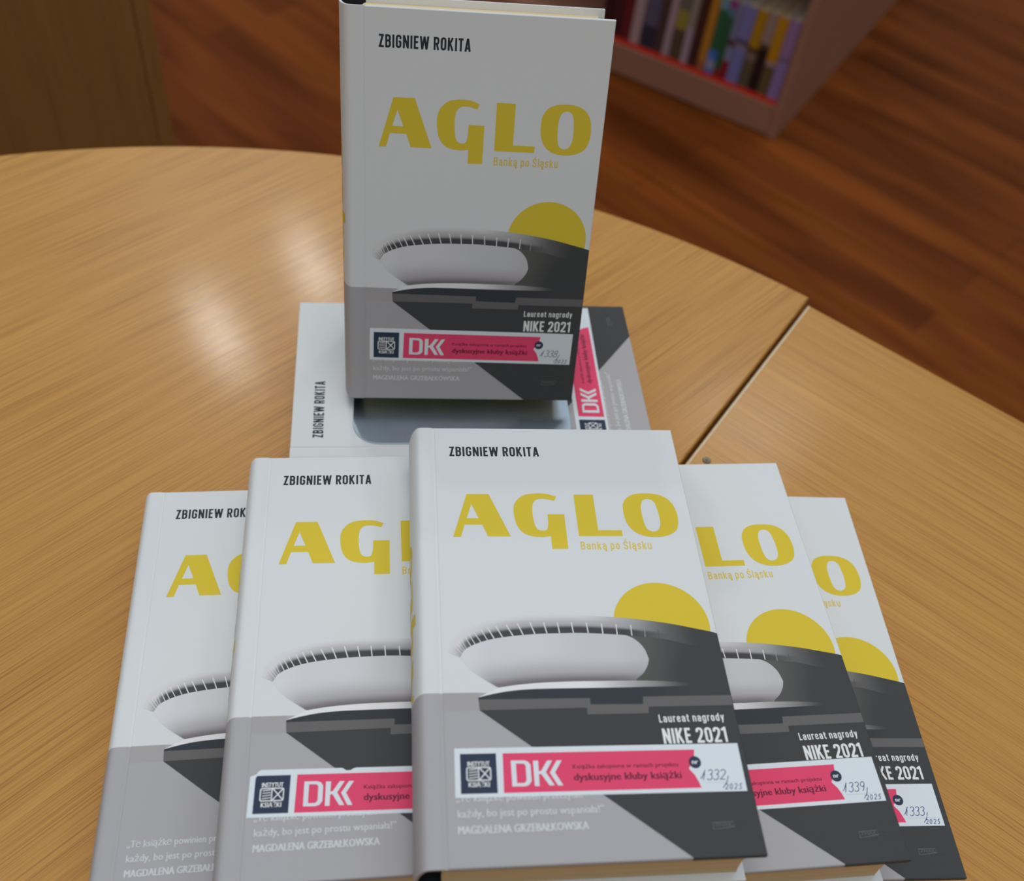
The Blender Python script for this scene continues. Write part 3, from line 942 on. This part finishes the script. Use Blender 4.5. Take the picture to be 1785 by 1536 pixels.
def build_spine_mesh():
    mb = MB()
    p = spine_profile()
    n = len(p)
    nor = []
    for i in range(n):
        a, b_ = p[max(0, i - 1)], p[min(n - 1, i + 1)]
        d = Vector((b_[0] - a[0], b_[1] - a[1])).normalized()
        nor.append((d.y, -d.x))                         # points outwards (to -x on the bulge)
    if nor[n // 2][0] > 0: nor = [(-a, -b_) for a, b_ in nor]
    arc = [0.0]
    for i in range(1, n):
        arc.append(arc[-1] + math.hypot(p[i][0] - p[i-1][0], p[i][1] - p[i-1][1]))
    q = [(p[i][0] - nor[i][0] * 1.1, p[i][1] - nor[i][1] * 1.1) for i in range(n)]
    def strip(y0, y1, col):
        vs, fs = [], []
        for i in range(n):
            vs += [(p[i][0], y0, p[i][1]), (p[i][0], y1, p[i][1])]
        for i in range(n - 1):
            fs.append((2*i, 2*i+1, 2*i+3, 2*i+2))
        mb.add(vs, fs, col)
        vs, fs = [], []
        for i in range(n):
            vs += [(q[i][0], y0, q[i][1]), (q[i][0], y1, q[i][1])]
        for i in range(n - 1):
            fs.append((2*i+2, 2*i+3, 2*i+1, 2*i))
        mb.add(vs, fs, (0.03, 0.03, 0.03))  # inner face painted near-black for the shade inside the hollow spine
    strip(0, 65.38, C_GREY)
    strip(65.38, BH, C_WHITE)
    for y, col in ((0.0, C_GREY), (BH, C_WHITE)):
        vs, fs = [], []
        for i in range(n):
            vs += [(p[i][0], y, p[i][1]), (q[i][0], y, q[i][1])]
        for i in range(n - 1):
            fs.append((2*i, 2*i+2, 2*i+3, 2*i+1))
        mb.add(vs, fs, col)
    # yellow title reading up the spine, bent round its curve
    def at(s):
        i = 0
        while i < n - 2 and arc[i + 1] < s: i += 1
        t = (s - arc[i]) / (arc[i+1] - arc[i])
        nx = nor[i][0] + (nor[i+1][0] - nor[i][0]) * t; nz = nor[i][1] + (nor[i+1][1] - nor[i][1]) * t
        return (p[i][0] + (p[i+1][0] - p[i][0]) * t + nx * 0.06, p[i][1] + (p[i+1][1] - p[i][1]) * t + nz * 0.06)
    k = 0.74
    mid = arc[-1] / 2
    for o, holes in GLYPHS:
        bm = bmesh.new()
        loops = [o] + list(holes)
        flat = [v for l in loops for v in l]
        bv = [bm.verts.new((v[0], v[1], 0)) for v in flat]
        for t in tessellate_polygon([[Vector((v[0], v[1], 0)) for v in l] for l in loops]):
            try: bm.faces.new([bv[i] for i in t])
            except ValueError: pass
        for j in range(1, 24):
            yy = 130 + j * 1.4
            bmesh.ops.bisect_plane(bm, geom=list(bm.verts) + list(bm.edges) + list(bm.faces), plane_co=(0, yy, 0), plane_no=(0, 1, 0))
        bm.verts.index_update()
        vs = []
        for v in bm.verts:
            s = mid - 8.2 + (v.co.y - 137.4) * 0.62       # arc measured from the front cover backwards
            X, Z = at(s)
            vs.append((X, 66 + (v.co.x - 13) * k, Z))
        fs = [tuple(v.index for v in f.verts) for f in bm.faces]
        bm.free()
        mb.add(vs, fs, C_YEL)
    me = mb.mesh('spine', M_COVER, 0.001, OFF, True)
    return me

def build_pages_mesh():
    mb = MB()
    x0, x1, y0, y1, z0, z1 = 2.0, BW - 3.2, 3.2, BH - 3.2, 2.45, T - 2.45
    n = 10
    prof = []
    for i in range(n + 1):                              # rounded back of the block
        a = math.pi / 2 - math.pi * i / n
        prof.append((x0 - 2.2 * math.cos(a) + 5.0, (z0 + z1) / 2 + (z1 - z0) / 2 * math.sin(a)))
    fore = []
    for i in range(n + 1):                              # slightly hollow fore-edge
        a = i / n
        fore.append((x1 - 1.2 * math.sin(math.pi * a), z0 + (z1 - z0) * a))
    loop = prof + fore
    m_ = len(loop)
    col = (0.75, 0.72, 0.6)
    vs = [(x, y0, z) for x, z in loop] + [(x, y1, z) for x, z in loop]
    fs = [tuple(range(m_)), tuple(reversed(range(m_, 2 * m_)))]
    for i in range(m_):
        j = (i + 1) % m_
        fs.append((i, m_ + i, m_ + j, j))
    mb.add(vs, fs, col)
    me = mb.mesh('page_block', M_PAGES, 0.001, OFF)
    bm = bmesh.new(); bm.from_mesh(me); bmesh.ops.recalc_face_normals(bm, faces=bm.faces); bm.to_mesh(me); bm.free()
    return me

# handwritten numerals, unit height 1, slanted
def arcp(cx, cy, rx, ry, a0, a1, n=9):
    return [(cx + rx * math.cos(math.radians(a0 + (a1 - a0) * i / n)), cy + ry * math.sin(math.radians(a0 + (a1 - a0) * i / n))) for i in range(n + 1)]
DIG = {
    '1': [[(0.0, 0.12), (0.16, 0.42), (0.34, 0.98), (0.30, 0.6), (0.26, 0.0)]],
    '2': [arcp(0.28, 0.72, 0.24, 0.26, 160, -40, 8) + [(0.3, 0.28), (0.06, 0.02), (0.25, 0.05), (0.56, 0.0)]],
    '3': [arcp(0.26, 0.76, 0.22, 0.22, 150, -80, 8) + arcp(0.24, 0.26, 0.26, 0.27, 80, -150, 9)],
    '8': [arcp(0.28, 0.75, 0.2, 0.24, -70, 270, 12) + arcp(0.27, 0.25, 0.24, 0.26, 90, 450, 12)],
    '9': [arcp(0.28, 0.72, 0.22, 0.26, 20, 380, 12) + [(0.46, 0.4), (0.34, 0.02)]],
    '0': [arcp(0.26, 0.5, 0.22, 0.48, 90, 450, 14)],
    '5': [[(0.56, 0.98), (0.24, 0.96), (0.16, 0.56)] + arcp(0.22, 0.28, 0.25, 0.28, 80, -140, 8)],
}
def handwrite(mb, s, x, y, h, adv, wd, z, col):
    for chh in s:
        for st in DIG[chh]:
            mb.ribbon([(x + (px + py * 0.28) * h, y + py * h) for px, py in st], wd, z, col)
        x += adv

def build_sticker_mesh(number, x, y, rot, torn=False):
    """the library sticker, laid with its lower left corner at x, y on the cover"""
    mb = MB()
    W, H = 108.4, 18.5
    z0 = T + 0.14
    L = lambda k: z0 + 0.014 * k
    out = [(0, 0), (W, 0), (W, H), (0, H)]
    if torn:
        out = [(0, 0), (W, 0), (W, H), (40.6, H), (39.4, H - 0.35), (38.3, H - 1.0), (36.8, H - 1.05), (35.6, H - 0.3), (35.0, H),
               (3.9, H), (2.8, H - 0.7), (2.3, H - 1.7), (1.0, H - 2.2), (0.0, H - 2.6)]
    mb.poly(out, z0, C_PAPER)
    n = len(out)
    for i in range(n):
        a, b_ = out[i], out[(i + 1) % n]
        mb.quad((*a, T + 0.02), (*b_, T + 0.02), (*b_, z0), (*a, z0), C_PAPER)
    mb.poly([(2.05, 1.4), (15.4, 1.4), (15.4, 16.35), (2.05, 16.35)] if not torn else
            [(2.05, 1.4), (15.4, 1.4), (15.4, 16.2), (2.6, 16.2), (2.05, 15.2)], L(1), C_NAVY)
    put_text(mb, 'INSTYTUT', 4.7, 12.9, 11.6, 1.75, L(2), C_LITE, bold=0.14)
    put_text(mb, 'KSI\u0104\u017bKI', 4.9, 12.6, 3.85, 1.75, L(2), C_LITE, bold=0.14)
    rr = []
    for cx_, cy_, a0 in ((12.5, 10.5, 0), (5.0, 10.5, 90), (5.0, 6.9, 180), (12.5, 6.9, 270)):
        rr += [(cx_ + 0.6 * math.cos(math.radians(a0 + t)), cy_ + 0.6 * math.sin(math.radians(a0 + t))) for t in (0, 30, 60, 90)]
    mb.ribbon(rr, 0.42, L(2), C_LITE, True)
    mb.ribbon([(8.7, 6.5), (8.7, 10.9)], 0.42, L(2), C_LITE)
    for k in range(4):
        yy = 7.15 + k * 1.02
        mb.ribbon([(5.1, yy), (6.4, yy + 0.12), (8.3, yy + 0.36)], 0.32, L(2), C_LITE)
    mb.ribbon([(9.1, 6.6), (12.9, 10.9)], 0.42, L(3), C_LITE)
    mb.ribbon([(9.1, 10.9), (12.9, 6.6)], 0.42, L(2), C_LITE)
    # pink banner with a swallow-tailed end
    tail = [(91.2, 1.6), (90.7, 3.6), (89.6, 6.4), (87.7, 8.9), (90.5, 13.6), (91.0, 16.3)]
    mb.poly([(17.6, 1.4)] + tail + [(17.9, 16.3)], L(1), C_PINK)
    dx, dy = -9.7, -24.6
    def S(pts): return [(a + dx, b_ + dy) for a, b_ in pts]
    mb.poly(S([(30.5, 38.06), (30.5, 28.34), (35.2, 28.3), (36.7, 28.8), (37.72, 30.2), (37.72, 36.2), (36.9, 37.5), (35.6, 38.0)]), L(2), C_PAPER,
            [S([(32.3, 36.9), (35.2, 36.8), (35.9, 36.1), (35.9, 30.4), (35.0, 29.5), (32.3, 29.5)])])
    mb.poly(S([(38.75, 37.8), (38.75, 28.3), (40.5, 28.25), (40.55, 32.6), (41.4, 32.8), (44.2, 28.4), (46.1, 28.4), (43.2, 33.4), (45.9, 37.75), (44.0, 37.75), (41.5, 33.9), (40.6, 33.8), (40.7, 37.8)]), L(2), C_PAPER)
    mb.poly(S([(49.5, 37.74), (47.6, 37.74), (44.7, 33.2), (47.3, 28.35), (49.25, 28.33), (46.6, 33.2)]), L(2), C_PAPER)
    put_text(mb, 'Ksi\u0105\u017cka zakupiona w ramach projektu', 43.7, 83.8, 9.9, 1.55, L(2), C_MAR, bold=0.05)
    put_text(mb, 'dyskusyjne kluby ksi\u0105\u017cki', 43.7, 84.4, 5.4, 2.65, L(2), C_MAR, bold=0.20)
    mb.poly([(90.4 + 2.35 * math.cos(2 * math.pi * i / 40), 11.35 + 2.35 * math.sin(2 * math.pi * i / 40)) for i in range(40)], L(3), C_NAVY)
    put_text(mb, 'nr', 89.2, 91.7, 10.7, 1.75, L(4), C_LITE, bold=0.15)
    for k in range(24):
        xx = 92.4 + k * 0.55
        mb.quad((xx, 3.35, L(1)), (xx + 0.28, 3.35, L(1)), (xx + 0.28, 3.5, L(1)), (xx, 3.5, L(1)), pc(140, 150, 160))
    if number:
        handwrite(mb, number, 91.4, 4.5, 3.9, 2.4, 0.30, L(2), C_PEN)
        mb.ribbon([(102.2, 5.9), (101.3, 3.6), (99.4, 1.4)], 0.28, L(2), C_PEN)
        handwrite(mb, '2025', 100.0, 0.8, 2.05, 1.75, 0.27, L(3), C_PEN)
    c, s = math.cos(rot), math.sin(rot)
    mb.v = [(x + a * c - b_ * s, y + a * s + b_ * c, z) for a, b_, z in mb.v]
    return mb.mesh('sticker', M_STICK, 0.001, OFF)

ME_FRONT, ME_BACK, ME_SPINE, ME_PAGES = build_cover_mesh(), build_back_mesh(), build_spine_mesh(), build_pages_mesh()
X0 = 68.65
def pose_flat(px, py, th, layer):
    r = Matrix.Rotation(th, 4, 'Z')
    return Matrix.Translation((px, py, (layer - 1) * (T + 0.22) * 0.001)) @ r @ Matrix.Translation(((X0 + BW / 2) * 0.001, BH / 2 * 0.001, 0))

RS = Matrix(((0.982535, -0.057123, 0.177092, 0), (0.186077, 0.301956, -0.934986, 0), (-0.000065, 0.951609, 0.307312, 0), (0, 0, 0, 1)))
POSE_S = Matrix.Translation((-0.15618, 0.35294, 0.0416)) @ RS @ Matrix.Translation(((X0 + BW / 2) * 0.001, BH / 2 * 0.001, -T * 0.001))

BOOKS = [
    # matrix, sticker (number, x, y, rotation in degrees, torn), label
    (pose_flat(-0.19804, 0.0808, 0.22584, 1), None, 'leftmost white hardcover of the front fan, lowest on the left, flat on the table'),
    (pose_flat(0.03068, 0.12923, 0.16098, 1), ('1333', 9.5, 21.6, 0.15, False), 'rightmost white hardcover of the front fan, lowest on the right, flat on the table'),
    (pose_flat(-0.14671, 0.08911, 0.20942, 2), (None, 7.1, 24.6, -1.5, True), 'white hardcover with torn sticker corner, under the left side of the topmost fanned book'),
    (pose_flat(-0.00508, 0.11111, 0.21433, 2), ('1339', 9.9, 23.2, 0.25, False), 'white hardcover with sticker number 1339, under the right side of the topmost fanned book'),
    (pose_flat(-0.07311, 0.09761, 0.18912, 3), ('1332', 9.75, 24.55, -0.68, False), 'white hardcover with sticker number 1332, topmost at the centre of the front fan'),
    (pose_flat(0.09455, 0.30025, 1.77434, 1), (None, 9.8, 24.6, -0.9, False), 'white hardcover lying sideways under the metal bookend, behind the fan'),
    (POSE_S, ('1338', 8.4, 23.9, -0.6, False), 'white hardcover with sticker number 1338, standing upright on the metal bookend'),
]
for mtx, st, lab in BOOKS:
    t = thing('hardcover_book', lab, 'book', mtx, 'copies of the white hardcover with yellow title')
    link('back_cover', ME_BACK, t)
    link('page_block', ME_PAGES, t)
    link('spine', ME_SPINE, t)
    link('front_cover', ME_FRONT, t)
    if st:
        num, sx, sy, rd, torn = st
        o = link('sticker', build_sticker_mesh(num, sx, sy, math.radians(rd), torn), t)
        o['label'] = 'white and pink library sticker with a torn corner' if torn else 'white and pink library sticker with a navy square'

# ------------------------------------------------------------------ metal bookend
def build_bookend():
    a = math.radians(11.4)
    z = T * 0.001
    W, D, R, TH, H = 0.1212, 0.0935, 0.0145, 0.0008, 0.112
    t = thing('bookend', 'grey metal bookend with its foot on the lying book, behind the upright book', 'bookend',
              Matrix.Translation((-0.0846, 0.3416, z)) @ Matrix.Rotation(a, 4, 'Z'))
    out = []
    for cx_, cy_, a0 in ((R, R, 180), (W - R, R, 270)):
        out += [(cx_ + R * math.cos(math.radians(a0 + k * 9)), cy_ + R * math.sin(math.radians(a0 + k * 9))) for k in range(11)]
    out += [(W, D), (0, D)]
    slab('base_plate', out, 0.00002, TH, 0.00025, M_PLATE, t)
    # upright plate with rounded top corners
    bm = bmesh.new()
    pr = [(0, 0.0), (W, 0.0)]
    for cx_, cz_, a0 in ((W - R, H - R, 0), (R, H - R, 90)):
        pr += [(cx_ + R * math.cos(math.radians(a0 + k * 9)), cz_ + R * math.sin(math.radians(a0 + k * 9))) for k in range(11)]
    f = [bm.verts.new((x, D - TH, zz + 0.0004)) for x, zz in pr]
    g = [bm.verts.new((x, D, zz + 0.0004)) for x, zz in pr]
    bm.faces.new(f); bm.faces.new(list(reversed(g)))
    for i in range(len(pr)):
        j = (i + 1) % len(pr)
        bm.faces.new((f[j], f[i], g[i], g[j]))
    bmesh.ops.recalc_face_normals(bm, faces=bm.faces)
    me = bpy.data.meshes.new('upright_plate'); bm.to_mesh(me); bm.free(); me.materials.append(M_PLATE)
    link('upright_plate', me, t)
build_bookend()
